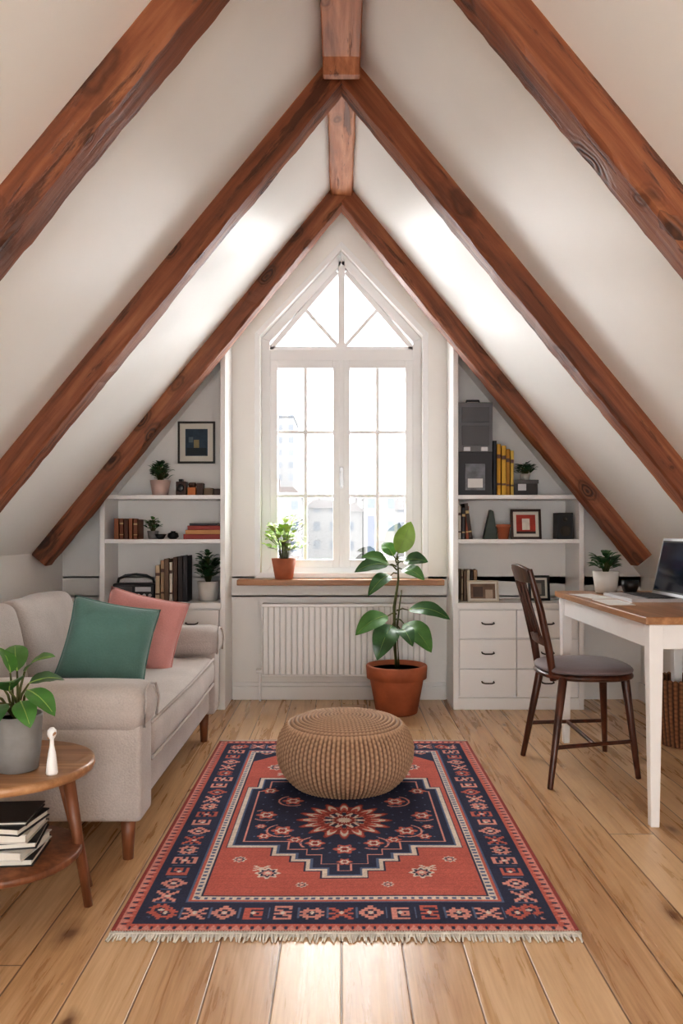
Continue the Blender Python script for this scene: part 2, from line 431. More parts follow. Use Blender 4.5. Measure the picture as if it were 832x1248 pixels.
mx = kg.n('ShaderNodeMixShader', {0: 0.04, 1: tr.outputs[0], 2: gl.outputs[0]}); kg.t.links.new(mx.outputs[0], kg.o.inputs[0])
b = B('pane'); b.prism([(-hi, wb+0.05), (hi, wb+0.05), (hi, zshi), (0, zpi), (-hi, zshi)], 5.058, 5.061, kg.m); b.obj(parent=win)
b = B('window_sill'); b.box(-0.645, 0.635, 4.80, YG, 0.733, 0.768, M_sill); b.box(-0.51, 0.51, YG-0.002, 5.03, 0.755, 0.782, M_win); b.obj(0.004)

# radiator
b = B('radiator')
rx0, rx1, rz0, rz1 = -0.49, 0.52, 0.165, 0.61
b.box(rx0+0.005, rx1-0.005, 4.852, 4.925, rz0+0.005, rz1, plain((226, 224, 220), 0.5, 0.01))
n = 28
for i in range(n):
    x = rx0+(rx1-rx0)*i/n; w = (rx1-rx0)/n
    b.box(x+0.0035, x+w-0.0035, 4.838, 4.854, rz0+0.012, rz1-0.012, M_white)
b.box(rx0-0.004, rx1+0.004, 4.834, 4.927, rz1-0.012, rz1+0.006, M_white)
b.box(rx0-0.004, rx1+0.004, 4.834, 4.927, rz0, rz0+0.012, M_white)
b.box(rx0-0.006, rx0+0.002, 4.834, 4.927, rz0, rz1+0.006, M_white); b.box(rx1-0.002, rx1+0.006, 4.834, 4.927, rz0, rz1+0.006, M_white)
for x in (rx0+0.15, rx1-0.15): b.box(x-0.015, x+0.015, 4.92, YG-0.0005, 0.3, 0.5, M_white)
b.tube([(rx0-0.02, 4.89, 0.19), (rx0-0.02, 4.89, 0.0)], 0.008, M_white)
b.tube([(rx0+0.01, 4.89, 0.19), (rx0-0.045, 4.89, 0.19)], 0.014, M_white)
b.obj(0.004)

# ------------------------------------------------------------------ built-in shelves
T1, T2, T3 = 1.285, 1.02, 0.64
YF = 4.66
def bookcase(sg, xi, xo):
    b = B('bookcase')
    def bx(a, c, y0, y1, z0, z1, m=M_shelf):
        a, c = sg*a, sg*c; b.box(min(a, c), max(a, c), y0, y1, z0, z1, m)
    yb = YG-0.002
    def P(pts, y0, y1): b.prism([(sg*x, z) for x, z in pts], y0, y1, M_shelf)
    g = 0.012
    P([(xi, 0), (xi+0.03, 0), (xi+0.03, cz(xi+0.03)-g), (xi, cz(xi)-g)], YF, yb)
    P([(xo-0.03, 0), (xo, 0), (xo, cz(xo)-g), (xo-0.03, cz(xo-0.03)-g)], YF, yb)
    P([(xi+0.02, cz(xi+0.02)-g), (xo, cz(xo)-g), (xo, cz(xo)-g-0.05), (xi+0.02, cz(xi+0.02)-g-0.05)], YF+0.002, yb)
    for T in (T1, T2): bx(xi+0.02, xo-0.02, YF+0.005, yb, T-0.024, T)
    bx(xi+0.02, xo-0.02, YF-0.01, yb, T3-0.03, T3)
    bx(xi+0.025, xo-0.025, YF+0.02, yb, 0.0, T3-0.03)
    xs = [xi+0.035, xi+0.035+(xo-xi-0.07)*0.48, xo-0.035]
    zsn = [0.075, 0.245, 0.425, 0.60]
    for c in range(2):
        for r in range(3):
            bx(xs[c]+0.004, xs[c+1]-0.004, YF, YF+0.02, zsn[r]+0.004, zsn[r+1]-0.004)
            xm = (xs[c]+xs[c+1])/2; zm = (zsn[r]+zsn[r+1])/2+0.01
            p = [(sg*(xm-0.035), YF, zm), (sg*(xm-0.035), YF-0.02, zm-0.004), (sg*(xm-0.02), YF-0.026, zm-0.008), (sg*(xm+0.02), YF-0.026, zm-0.008), (sg*(xm+0.035), YF-0.02, zm-0.004), (sg*(xm+0.035), YF, zm)]
            b.tube(p, 0.0045, M_metal, 8)
    bx(xi+0.01, xo-0.01, YF+0.004, YF+0.03, 0, 0.07)
    return b.obj(0.003)
bookcase(-1, 0.695, 1.446)
bookcase(1, 0.668, 1.45)

# ------------------------------------------------------------------ outside
def facade(name, cw, cwall):
    kb = Nt(name)
    tc = kb.n('ShaderNodeTexCoord').outputs['Object']
    br = kb.n('ShaderNodeTexBrick', {'Vector': kb.n('ShaderNodeMapping', {'Vector': tc, 'Rotation': (math.radians(90), 0, 0)}).outputs[0], 'Color1': lin(cw), 'Color2': lin(tuple(v+8 for v in cw)), 'Mortar': lin(cwall), 'Scale': 1.0, 'Mortar Size': 0.22, 'Brick Width': 0.72, 'Row Height': 0.80}, offset=0.0)
    kb.set(Base_Color=br.outputs[0], Roughness=0.9, Specular_IOR_Level=0.0)
    return kb.m
F_low = facade('facade_low', (56, 62, 70), (98, 96, 94)); F_far = facade('facade_far', (98, 101, 105), (112, 112, 112))
M_roofout = plain((78, 72, 70), 0.9, 0.05, 1, name='outside_roof')
for i, (x0, x1, y0, zt, rf, fm) in enumerate([(-5.0, -3.1, 50, 8.3, 0, F_far), (-6.2, -5.1, 46, 4.2, 0, F_far), (-3.0, -1.55, 30, 2.3, 1, F_low), (-1.5, -0.15, 34, 2.0, 1, F_low), (0.15, 0.85, 32, 1.8, 1, F_low), (0.9, 1.9, 28, 2.3, 0, F_low), (1.95, 4.2, 33, 1.9, 1, F_low), (-14, -6.6, 44, 3, 1, F_low), (4.6, 14, 38, 3.0, 0, F_far)]):
    b = B('city_building'); b.box(x0, x1, y0, y0+6, -12, zt, fm)
    if rf:
        b.prism([(x0-0.15, zt), (x1+0.15, zt), (x1-0.3, zt+0.4), (x0+0.3, zt+0.4)], y0-0.15, y0+6, M_roofout)
        b.box(x0+0.4, x0+0.55, y0+1, y0+1.4, zt+0.3, zt+0.75, M_roofout)
    else:
        b.box(x0-0.06, x1+0.06, y0-0.1, y0+6.1, zt, zt+0.12, M_roofout if fm is F_low else F_far)
    if abs(x0-0.9) < 0.01: b.box(0.93, 1.16, y0-0.12, y0, 0.5, 1.55, plain((30, 36, 58), 0.8, 0.05))
    b.obj()

# ------------------------------------------------------------------ rug
RX0, RX1, RY0, RY1 = -0.615, 0.635, 2.07, 3.945
def make_rug():
    nx, ny = 400, 600
    W, Lg = RX1-RX0, RY1-RY0
    u = np.linspace(-W/2, W/2, nx+1); v = np.linspace(0, Lg, ny+1)
    U, V = np.meshgrid(u, v)
    navy = np.array(lin((36, 47, 78))[:3]); coral = np.array(lin((200, 104, 92))[:3]); pink = np.array(lin((222, 154, 142))[:3])
    cream = np.array(lin((226, 212, 198))[:3]); red = np.array(lin((152, 62, 58))[:3]); blue = np.array(lin((92, 110, 142))[:3])
    C = np.tile(coral, (ny+1, nx+1, 1))
    def put(mask, c): C[mask] = c
    G = [["00011000","00111100","01100110","11011011","11011011","01100110","00111100","00011000"],
         ["01111110","01000010","00001110","01111000","00011110","01110000","01000010","01111110"],
         ["11000011","01100110","00111100","11011011","00111100","01100110","11000011","00000000"],
         ["01111110","01100000","01101110","01101010","01101110","01100000","01111110","00000000"],
         ["00100100","01111110","11100111","01000010","11100111","01111110","00100100","00000000"]]
    G = np.array([[[int(ch) for ch in r] for r in g] for g in G])
    D_ = np.minimum(np.minimum(W/2-np.abs(U), V), Lg-V)
    cell = 0.105
    gi = np.floor(np.abs(U)/cell).astype(int); gj = np.floor((V-0.03)/cell).astype(int)
    fu = np.abs(U)/cell-gi; fv = (V-0.03)/cell-gj
    hh = (gi*7+gj*13+gi*gj*5) % 9
    iu = np.clip(((fu-0.25)/0.5*8).astype(int), 0, 7); iv = np.clip(((fv-0.30)/0.40*8).astype(int), 0, 7)
    inside = (fu > 0.25) & (fu < 0.75) & (fv > 0.30) & (fv < 0.70)
    on = G[hh % 5, iv, iu].astype(bool) & inside & (hh < 5)
    put(on & (hh % 2 == 0), cream); put(on & (hh % 2 == 1), red)
    def ros(cx, cy, r, cols, pet=8, ph=0.0):
        for s_ in (-1, 1):
            dx = U-s_*cx; dy = V-cy; R = np.hypot(dx, dy); T = np.arctan2(dy, dx)
            q = R/(r*(1+0.18*np.cos(pet*T+ph)))
            for lim, c in cols: put(q < lim, c)
            if cx == 0: break
    cy = 0.80; dv = V-cy; aU = np.abs(U)
    def med(off):
        m = np.zeros_like(U, bool)
        for hw, lo, hi_ in [(0.37, -0.22, 0.34), (0.33, -0.22, 0.46), (0.215, -0.285, 0.54), (0.15, -0.33, 0.60), (0.10, -0.40, 0.65), (0.045, -0.45, 0.70)]:
            m |= (aU < hw+off) & (dv > lo-off) & (dv < hi_+off)
        return m
    put(med(0.03), navy); put(med(0.025), cream); put(med(0.010), blue); put(med(0.003), navy)
    put(med(-0.022) & ~med(-0.028), pink)
    for (x, y, r) in [(0.22, 0.70, 0.036), (0.29, 0.85, 0.034), (0.2, 1.0, 0.036), (0.3, 1.12, 0.03), (0.1, 0.59, 0.03), (0.0, 0.54, 0.034), (0.17, 0.62, 0.024), (0.28, 0.65, 0.022), (0.1, 1.1, 0.03), (0.0, 0.44, 0.022), (0.0, 1.2, 0.04), (0.3, 0.74, 0.018)]:
        ros(x, y, r, [(1.0, coral), (0.62, cream), (0.36, red)], 6)
    inm = med(-0.04)
    Rm = np.hypot(U, V-0.8)
    vine = np.zeros_like(U, bool)
    for (x, y, r0) in [(0.22, 0.70, 0.055), (0.29, 0.85, 0.055), (0.2, 1.0, 0.055), (0.1, 0.59, 0.05)]:
        for s_ in (-1, 1):
            R = np.hypot(U-s_*x, V-y); T = np.arctan2(V-y, (U-s_*x)*s_)
            vine |= (np.abs(R-r0) < 0.0035) & (T > -2.2) & (T < 1.2)
    put(vine & inm & (Rm > 0.17), pink)
    leafm = (np.sin(aU*95)*np.sin(V*80+aU*30) > 0.93) & inm & (Rm > 0.18)
    put(leafm, blue)
    ros(0.0, 0.80, 0.15, [(1.0, red), (0.94, coral), (0.86, cream), (0.72, coral), (0.58, red), (0.44, cream), (0.30, red), (0.16, cream)], 16)
    T = np.arctan2(V-0.8, U); put((Rm < 0.135) & (Rm > 0.085) & (np.cos(16*T) < -0.45), red)
    put((Rm < 0.075) & (Rm > 0.045) & (np.cos(10*T) < -0.3), navy)
    for (x, y, r) in [(0.24, 0.36, 0.034), (0.34, 0.46, 0.020), (0.3, 1.44, 0.036), (0.12, 1.6, 0.03), (0.13, 0.28, 0.016)]:
        ros(x, y, r, [(1.0, cream), (0.75, navy), (0.5, pink), (0.25, cream)], 8)
    crn = (aU > 0.2) & (V > 1.5) & ((aU-0.42)+(V-1.66) > -0.14)
    put(crn & (D_ > 0.2), navy); put(crn & (D_ > 0.2) & on, pink)
    put(D_ < 0.212, navy); put(D_ < 0.206, cream)
    s_along = np.where((W/2-aU) <= np.minimum(V, Lg-V), V, U+W/2)
    ck = (np.floor(s_along/0.012).astype(int) % 2) == 0
    put((D_ < 0.200) & (D_ > 0.186) & ck, blue)
    put(D_ < 0.184, coral); put(D_ < 0.172, navy)
    bw = 0.108; b0 = 0.054
    cellL = 0.082
    sidx = np.floor(s_along/cellL).astype(int); fs_ = s_along/cellL-sidx; fc = (D_-b0)/bw
    iu = np.clip(((fs_-0.08)/0.84*8).astype(int), 0, 7); iv = np.clip(((fc-0.14)/0.72*8).astype(int), 0, 7)
    ins = (fs_ > 0.08) & (fs_ < 0.92) & (fc > 0.14) & (fc < 0.86)
    on2 = G[(sidx*3+1) % 5, iv, iu].astype(bool) & ins
    put(on2 & (sidx % 3 != 1), pink); put(on2 & (sidx % 3 == 1), coral)
    dia = ins & (np.abs(fs_-0.5)+np.abs(fc-0.5) < 0.10); put(dia, cream)
    edge = (fs_ < 0.06) & (np.abs(fc-0.5) < 0.3) & (fc > 0); put(edge, blue)
    put((D_ < 0.172) & (D_ > 0.168), blue)
    put(D_ < 0.046, coral)
    tri = np.abs(((s_along/0.03) % 1.0)-0.5)*2
    put((D_ < 0.040) & (D_ > 0.012) & (tri > (D_-0.012)/0.028), pink)
    put((D_ < 0.034) & (D_ > 0.018) & (np.abs(((s_along/0.03) % 1.0)-0.5) < 0.14), navy)
    put(D_ < 0.010, red)
    row = 1+0.14*(rng.rand(ny+1)-0.5)
    px = 1+0.34*(rng.rand(ny+1, nx+1)-0.5)
    C = C*row[:, None, None]*px[:, :, None]
    C = C*0.95+0.05*cream
    Cc = np.concatenate([C, np.ones((ny+1, nx+1, 1))], axis=2).reshape(-1, 4)
    k = Nt('rug_wool')
    a = k.n('ShaderNodeVertexColor', layer_name='Col').outputs[0]
    tc = k.n('ShaderNodeTexCoord').outputs['Object']
    w = k.n('ShaderNodeTexNoise', {'Vector': tc, 'Scale': 260.0, 'Detail': 2.0}).outputs[0]
    w2 = k.n('ShaderNodeTexNoise', {'Vector': tc, 'Scale': 5.0, 'Detail': 3.0}).outputs[0]
    col = k.mix(1.0, a, k.ramp(k.m_('ADD', k.m_('MULTIPLY', w, 0.5), k.m_('MULTIPLY', w2, 0.5)), [(0.3, (0.8, 0.8, 0.8, 1)), (0.7, (1.1, 1.1, 1.1, 1))]), 'MULTIPLY')
    k.set(Base_Color=col, Roughness=0.95, Specular_IOR_Level=0.1); k.bump(w, 0.5, 0.004)
    me = D.meshes.new('area_rug')
    ox, oy = (RX0+RX1)/2, RY0
    Z = 0.009+0.0012*np.sin(U*7)*np.sin(V*5)
    verts = np.stack([U+ox, V+oy, Z], axis=2).reshape(-1, 3)
    ii = np.arange((ny+1)*(nx+1)).reshape(ny+1, nx+1)
    quads = np.stack([ii[:-1, :-1], ii[:-1, 1:], ii[1:, 1:], ii[1:, :-1]], axis=2).reshape(-1, 4)
    me.from_pydata(verts.tolist(), [], quads.tolist())
    at = me.color_attributes.new('Col', 'FLOAT_COLOR', 'POINT'); at.data.foreach_set('color', Cc.astype(np.float32).ravel())
    me.materials.append(k.m); me.update()
    o = D.objects.new('area_rug', me); scene.collection.objects.link(o)
    bb = B('backing'); mb = plain((150, 120, 104), 0.9, 0.1, name='rug_back')
    bb.box(RX0-0.002, RX1+0.002, RY0-0.002, RY1+0.002, 0.0005, 0.0075, mb); bb.obj(parent=o)
    f = B('fringe'); mf = plain((216, 208, 196), 0.9, 0.1, 40, name='fringe_cotton')
    for yy, sg in ((RY0, -1), (RY1, 1)):
        nfr = 170
        for i in range(nfr):
            x = RX0+0.004+(W-0.008)*i/(nfr-1)
            l = 0.026+random.random()*0.014; dx = random.uniform(-0.008, 0.008)
            f.tube([(x, yy-sg*0.004, 0.009), (x+dx*0.3, yy+sg*l*0.35, 0.006), (x+dx, yy+sg*l, 0.003)], [0.0040, 0.0036, 0.0024], mf, 5)
        f.box(RX0, RX1, min(yy, yy+sg*0.008), max(yy, yy+sg*0.008), 0.001, 0.011, mf)
    f.obj(parent=o)
make_rug()

# ------------------------------------------------------------------ woven pouf + basket
def woven(name, prof_fn, nt, ns, c, cols, disp, ntheta, rows, ringfn=None):
    th = np.linspace(0, 2*np.pi, nt, endpoint=False); ss = np.linspace(0, 1, ns)
    P = np.array([prof_fn(s) for s in ss]); dP = np.gradient(P, axis=0)
    L = np.hypot(dP[:, 0], dP[:, 1])+1e-9
    nr = dP[:, 1]/L; nz = -dP[:, 0]/L
    arc = np.concatenate([[0], np.cumsum(np.hypot(*np.diff(P, axis=0).T))])
    TT, AA = np.meshgrid(th, arc); R = np.repeat(P[:, 0][:, None], nt, 1); Z = np.repeat(P[:, 1][:, None], nt, 1)
    colm = 0.5+0.5*np.cos(ntheta*TT)
    rr = AA/rows
    alt = np.abs(np.sin(np.pi*rr+np.pi/2*(np.floor(ntheta*TT/(2*np.pi)+0.5) % 2)))
    H = colm**0.5*(0.6+0.4*alt)
    if ringfn is not None: H = ringfn(H, R, Z, TT, AA)
    Rn = R+nr[:, None]*disp*H; Zn = Z+nz[:, None]*disp*H
    X = c[0]+Rn*np.cos(TT); Y = c[1]+Rn*np.sin(TT); ZZ = np.maximum(c[2]+Zn, c[2])
    verts = np.stack([X, Y, ZZ], 2).reshape(-1, 3)
    ii = np.arange(ns*nt).reshape(ns, nt); jj = np.roll(ii, -1, axis=1)
    q = np.stack([ii[:-1], jj[:-1], jj[1:], ii[1:]], 2).reshape(-1, 4)
    c0, c1 = np.array(lin(cols[0])), np.array(lin(cols[1]))
    t = np.clip(H, 0, 1)[..., None]; t = t*0.82+0.18*rng.rand(ns, nt, 1)
    CC = (c0*(1-t)+c1*t).reshape(-1, 4)  # recess shade put into the colour, darker where the weave sinks
    me = D.meshes.new(name); me.from_pydata(verts.tolist(), [], q.tolist())
    at = me.color_attributes.new('Col', 'FLOAT_COLOR', 'POINT'); at.data.foreach_set('color', CC.astype(np.float32).ravel())
    k = Nt(name+'_fibre'); a = k.n('ShaderNodeVertexColor', layer_name='Col').outputs[0]
    k.set(Base_Color=a, Roughness=0.75)
    me.materials.append(k.m); me.polygons.foreach_set('use_smooth', [True]*len(q)); me.update()
    o = D.objects.new(name, me); scene.collection.objects.link(o); return o
def pouf_prof(s):
    pts = [(0.001, 0.0), (0.19, 0.0), (0.215, 0.008), (0.248, 0.04), (0.274, 0.085), (0.284, 0.135), (0.279, 0.18), (0.262, 0.22), (0.236, 0.248), (0.20, 0.264), (0.12, 0.278), (0.001, 0.284)]
    P = [Vector((a, b2, 0)) for a, b2 in pts]
    d = [0]
    for i in range(1, len(P)): d.append(d[-1]+(P[i]-P[i-1]).length)
    x = s*d[-1]; i = 0
    while i < len(P)-2 and x > d[i+1]: i += 1
    t = (x-d[i])/(d[i+1]-d[i])
    p0 = P[max(i-1, 0)]; p1 = P[i]; p2 = P[i+1]; p3 = P[min(i+2, len(P)-1)]
    q = 0.5*((2*p1)+(-p0+p2)*t+(2*p0-5*p1+4*p2-p3)*t*t+(-p0+3*p1-3*p2+p3)*t**3)
    return (max(q.x, 0.0005), q.y)
def top_rings(H, R, Z, T, Aa):
    w = 0.0165
    ring = np.floor(R/w); fr = R/w-ring
    cnt = np.maximum(6, np.round(2*np.pi*(ring+0.5)*w/0.017))
    Hr = np.abs(np.sin(np.pi*fr))**0.7*(0.55+0.45*np.abs(np.sin(cnt*T/2+ring*1.3+fr*1.2)))
    m = np.clip((Z-0.243)/0.01, 0, 1)*(R < 0.245)
    rim = np.exp(-((R-0.240)/0.007)**2)*(Z > 0.2)
    return np.clip(H*(1-m)+Hr*m+0.35*rim, 0, 1.25)
woven('woven_pouf', pouf_prof, 1600, 320, (0.015, 3.30, 0.0105), ((88, 58, 42), (208, 172, 140)), 0.0080, 90, 0.020, top_rings)
def bask_prof(s):
    if s < 0.15: return (0.001+0.108*s/0.15, 0.0)
    if s < 0.8: t = (s-0.15)/0.65; return (0.109+0.03*math.sin(t*1.5), 0.33*t)
    t = (s-0.8)/0.2; return (0.139-0.012-0.02*t, 0.33-0.25*t)
bk = woven('wicker_basket', bask_prof, 600, 200, (1.72, 3.93, 0.0), ((50, 30, 20), (158, 108, 72)), 0.008, 34, 0.022)

# ------------------------------------------------------------------ sofa
sofa = empty('sofa')
def part(name, fn, bevel=0):
    b = B(name); fn(b); return b.obj(bevel, parent=sofa)
SY0, SY1 = 2.46, 4.12
part('base', lambda b: b.rbox((-1.12, (SY0+SY1)/2, 0.225), (0.90, SY1-SY0-0.10, 0.15), 0.02, M_sofa))
ym = (SY0+SY1)/2
def seatc(b):
    b.rbox((-0.965, ym, 0.362), (0.65, SY1-SY0-0.34, 0.15), 0.045, M_sofa, puff=(0.015, 0, 0.02), wob=0.010, inner=14)
part('seat_cushion', seatc)
def piping(b):
    y0, y1 = SY0+0.19, SY1-0.19
    for z in (0.425, 0.30): b.tube([(-0.645, y0, z), (-0.636, (y0+y1)/2, z), (-0.645, y1, z)], 0.0065, M_sofa, 6)
part('piping', piping)
tilt = Matrix.Translation((-1.37, ym, 0.41)) @ Matrix.Rotation(math.radians(-12), 4, 'Y')
def backc(b):
    for k in (0,1):
        w = (SY1-SY0-0.32)/2
        b.rbox((0, (k-0.5)*w, 0.18), (0.16, w-0.012, 0.36), 0.05, M_sofa, puff=(0.03, 0, 0.012), M=tilt, wob=0.010, inner=12)
part('back_cushions', backc)
part('back_frame', lambda b: b.rbox((-1.57, ym, 0.425), (0.20, SY1-SY0-0.04, 0.58), 0.05, M_sofa))
def arm(b, y):
    b.rbox((-1.105, y, 0.30), (0.93, 0.15, 0.32), 0.02, M_sofa)
    b.rbox((-1.11, y, 0.505), (0.98, 0.205, 0.155), 0.062, M_sofa, wob=0.006, inner=10)
    b.tube([(-0.628, y-0.085, 0.45), (-0.622, y-0.09, 0.51), (-0.626, y-0.06, 0.565), (-0.63, y, 0.575), (-0.626, y+0.06, 0.565), (-0.622, y+0.09, 0.51), (-0.628, y+0.085, 0.45)], 0.005, M_sofa, 6)
part('arm_1', lambda b: arm(b, SY0+0.105))
part('arm_2', lambda b: arm(b, SY1-0.105))
def legs(b):
    for x in (-0.70, -1.52):
        for y in (SY0+0.10, SY1-0.15):
            b.lathe([(0.017, 0.0), (0.026, 0.155)], (x, y, 0), M_leg, 20)
part('legs', legs)

def pillow(name, mat, c, w, T, rx, ry, rz, seed=1):
    b = B(name); n = 26; vs = []; fs = []
    for side in (1, -1):
        o = len(vs)
        for i in range(n+1):
            for j in range(n+1):
                u = -1+2*i/n; v = -1+2*j/n
                x = u*(1-0.07*(1-v*v)); z = v*(1-0.07*(1-u*u))
                t = (max(0, 1-u**4)*max(0, 1-v**4))**0.55
                wr = 0.07*mnoise.noise(Vector((u*2.4+seed, v*2.4, seed)))*t
                vs.append((x*w/2, side*(T/2*t)+wr*w*0.5, z*w/2))
        for i in range(n):
            for j in range(n):
                a = o+i*(n+1)+j; fs.append((a, a+1, a+n+2, a+n+1))
    M = Matrix.Translation(c) @ Matrix.Rotation(rz, 4, 'Z') @ Matrix.Rotation(rx, 4, 'X') @ Matrix.Rotation(ry, 4, 'Y')
    b.add(vs, fs, mat, True, M)
    pts = []
    for k in range(4*12+1):
        q = k/12; e = int(q) % 4; t = -1+2*(q-int(q))
        u, v = [(t, -1), (1, t), (-t, 1), (-1, -t)][e]
        pts.append((u*(1-0.07*(1-v*v))*w/2, 0, v*(1-0.07*(1-u*u))*w/2))
    b.tube(pts, 0.004, mat, 6, M)
    o = b.obj()
    bm = bmesh.new(); bm.from_mesh(o.data); bmesh.ops.remove_doubles(bm, verts=bm.verts, dist=0.0004); bmesh.ops.recalc_face_normals(bm, faces=bm.faces); bm.to_mesh(o.data); bm.free()
    return o
pillow('teal_cushion', M_teal, (-0.98, 3.28, 0.60), 0.36, 0.14, math.radians(-22), math.radians(12), math.radians(14), 2)
pillow('pink_cushion', M_pink, (-0.93, 3.60, 0.60), 0.37, 0.13, math.radians(-20), math.radians(14), math.radians(10), 5)

# ------------------------------------------------------------------ side table
tx, ty = -0.93, 2.165
b = B('side_table')
b.lathe([(0.20, 0.402), (0.232, 0.408), (0.236, 0.418), (0.234, 0.43), (0.226, 0.433)], (tx, ty, 0), M_tab, 64)
b.lathe([(0.195, 0.165), (0.20, 0.17), (0.20, 0.183), (0.195, 0.186)], (tx, ty, 0), M_leg, 48)
for (fx, fy) in ((-0.725, 2.235), (-0.765, 2.36), (-1.135, 2.28), (-1.04, 1.96)):
    dx, dy = fx-tx, fy-ty; l = math.hypot(dx, dy); k = 0.185/l
    b.tube([(fx, fy, 0), (tx+dx*k*0.85, ty+dy*k*0.85, 0.405)], [0.012, 0.019], M_leg, 14)
b.obj()
b = B('stack_of_books')
z = 0.1865
for i, (w, d, h, c, r) in enumerate([(0.24, 0.17, 0.02, (40, 36, 36), 5), (0.23, 0.17, 0.022, (226, 222, 214), -6), (0.24, 0.17, 0.018, (30, 30, 34), 10), (0.22, 0.165, 0.024, (214, 208, 198), 2), (0.22, 0.16, 0.02, (36, 34, 38), -8), (0.21, 0.16, 0.012, (60, 56, 54), 4)]):
    M = Matrix.Translation((-0.945, 2.14, z)) @ Matrix.Rotation(math.radians(r), 4, 'Z')
    m = plain(c, 0.5, 0.05); mp = plain((232, 226, 214), 0.8, 0.05)
    b.box(-w/2, w/2, -d/2, d/2, 0, 0.003, m, M); b.box(-w/2, w/2, -d/2, d/2, h-0.003, h, m, M)
    b.box(-w/2, -w/2+0.004, -d/2, d/2, 0, h, m, M)
    b.box(-w/2+0.002, w/2-0.005, -d/2+0.004, d/2-0.004, 0.002, h-0.002, mp, M); z += h+0.0005
b.obj()
b = B('potted_plant')
pc = (-0.872, 2.10, 0.433)
b.lathe([(0.045, 0), (0.053, 0.003), (0.060, 0.06), (0.064, 0.145), (0.064, 0.15), (0.058, 0.15), (0.057, 0.135)], pc, M_grey, 40)
b.lathe([(0.001, 0.137), (0.0575, 0.137)], pc, M_soil, 32)
def stemleaf(p0, p1, p2, hw, m, **kw):
    p0, p1, p2 = Vector(p0), Vector(p1), Vector(p2)
    mid = (p0+p1)/2+Vector((0, 0, 0.02))
    b.tube([p0, mid, p1], [0.004, 0.0035, 0.0025], M_stem, 8)
    b.leaf(p1, p2, hw*1.15, m, rib=M_rib, **kw)
o0 = Vector(pc)+Vector((0, 0, 0.135))
for (a, t, hw, m) in [((-0.845, 2.08, 0.70), (-0.752, 2.05, 0.745), 0.026, M_leafM), ((-0.83, 2.06, 0.655), (-0.735, 2.0, 0.60), 0.026, M_leafM), ((-0.86, 2.02, 0.66), (-0.81, 1.93, 0.70), 0.03, M_leafD), ((-0.90, 2.06, 0.67), (-0.98, 2.0, 0.73), 0.03, M_leafM), ((-0.88, 2.0, 0.63), (-0.86, 1.90, 0.585), 0.033, M_leafD), ((-0.85, 2.12, 0.66), (-0.77, 2.17, 0.66), 0.028, M_leafD), ((-0.89, 2.14, 0.69), (-0.93, 2.22, 0.75), 0.03, M_leafM), ((-0.92, 2.03, 0.63), (-1.0, 1.96, 0.60), 0.034, M_leafL), ((-0.84, 2.04, 0.63), (-0.79, 1.98, 0.575), 0.026, M_leafM), ((-0.875, 2.06, 0.70), (-0.89, 2.0, 0.78), 0.028, M_leafM), ((-0.91, 2.0, 0.66), (-0.94, 1.90, 0.66), 0.03, M_leafM)]:
    stemleaf(o0+Vector((random.uniform(-.01, .01), random.uniform(-.01, .01), 0)), a, t, hw, m)
b.obj(recalc=False)
b = B('ceramic_figurine')
b.lathe([(0.014, 0), (0.0155, 0.004), (0.013, 0.03), (0.010, 0.055), (0.006, 0.075), (0.005, 0.092), (0.009, 0.098), (0.012, 0.106), (0.011, 0.116), (0.005, 0.123), (0.001, 0.124)], (-0.765, 2.06, 0.433), M_white, 24)
b.tube([(-0.775, 2.06, 0.528), (-0.765, 2.055, 0.533), (-0.752, 2.05, 0.545)], 0.003, M_tab, 8)
b.obj()

# ------------------------------------------------------------------ desk
b = B('writing_desk')
dx0, dx1, dy0, dy1 = 1.09, 1.74, 2.79, 3.99
b.box(dx0, dx1, dy0, dy1, 0.737, 0.765, M_desk)
b.box(dx0+0.03, dx0+0.05, dy0+0.05, dy1-0.05, 0.645, 0.737, M_white)
b.box(dx1-0.05, dx1-0.03, dy0+0.05, dy1-0.05, 0.645, 0.737, M_white)
b.box(dx0+0.05, dx1-0.05, dy0+0.03, dy0+0.05, 0.645, 0.737, M_white)
b.box(dx0+0.05, dx1-0.05, dy1-0.05, dy1-0.03, 0.645, 0.737, M_white)
for x in (dx0+0.045, dx1-0.045):
    for y in (dy0+0.045, dy1-0.045):
        h = 0.027; k = 0.016
        vs = [(x-h, y-h, 0.737), (x+h, y-h, 0.737), (x+h, y+h, 0.737), (x-h, y+h, 0.737), (x-k, y-k, 0), (x+k, y-k, 0), (x+k, y+k, 0), (x-k, y+k, 0)]
        b.add(vs, [(0,1,2,3), (7,6,5,4), (0,4,5,1), (1,5,6,2), (2,6,7,3), (3,7,4,0)], M_white)
b.obj(0.004)
ZD = 0.765
b = B('laptop')
LY = 0.12
b.box(1.25, 1.485, 3.24+LY, 3.60+LY, ZD, ZD+0.014, M_silver); b.box(1.33, 1.46, 3.265+LY, 3.575+LY, ZD+0.014, ZD+0.0155, M_black)
for i in range(5):
    for j in range(13):
        x = 1.335+i*0.0245; y = 3.275+LY+j*0.0226
        b.box(x, x+0.02, y, y+0.019, ZD+0.0155, ZD+0.018, plain((52, 52, 55), 0.5, 0.02))
b.box(1.27, 1.315, 3.37+LY, 3.47+LY, ZD+0.014, ZD+0.0146, plain((176, 177, 180), 0.35, 0.02))
Ms = Matrix.Translation((1.485, 3.42+LY, ZD+0.012)) @ Matrix.Rotation(math.radians(12), 4, 'Y')
b.box(-0.004, 0.004, -0.18, 0.18, 0, 0.265, M_silver, Ms)
b.box(-0.0052, -0.004, -0.170, 0.170, 0.014, 0.253, M_black, Ms)
ks = Nt('laptop_screen'); tcs = ks.n('ShaderNodeTexCoord').outputs['Object']
nz = ks.n('ShaderNodeTexNoise', {'Vector': tcs, 'Scale': 5.0}).outputs[0]
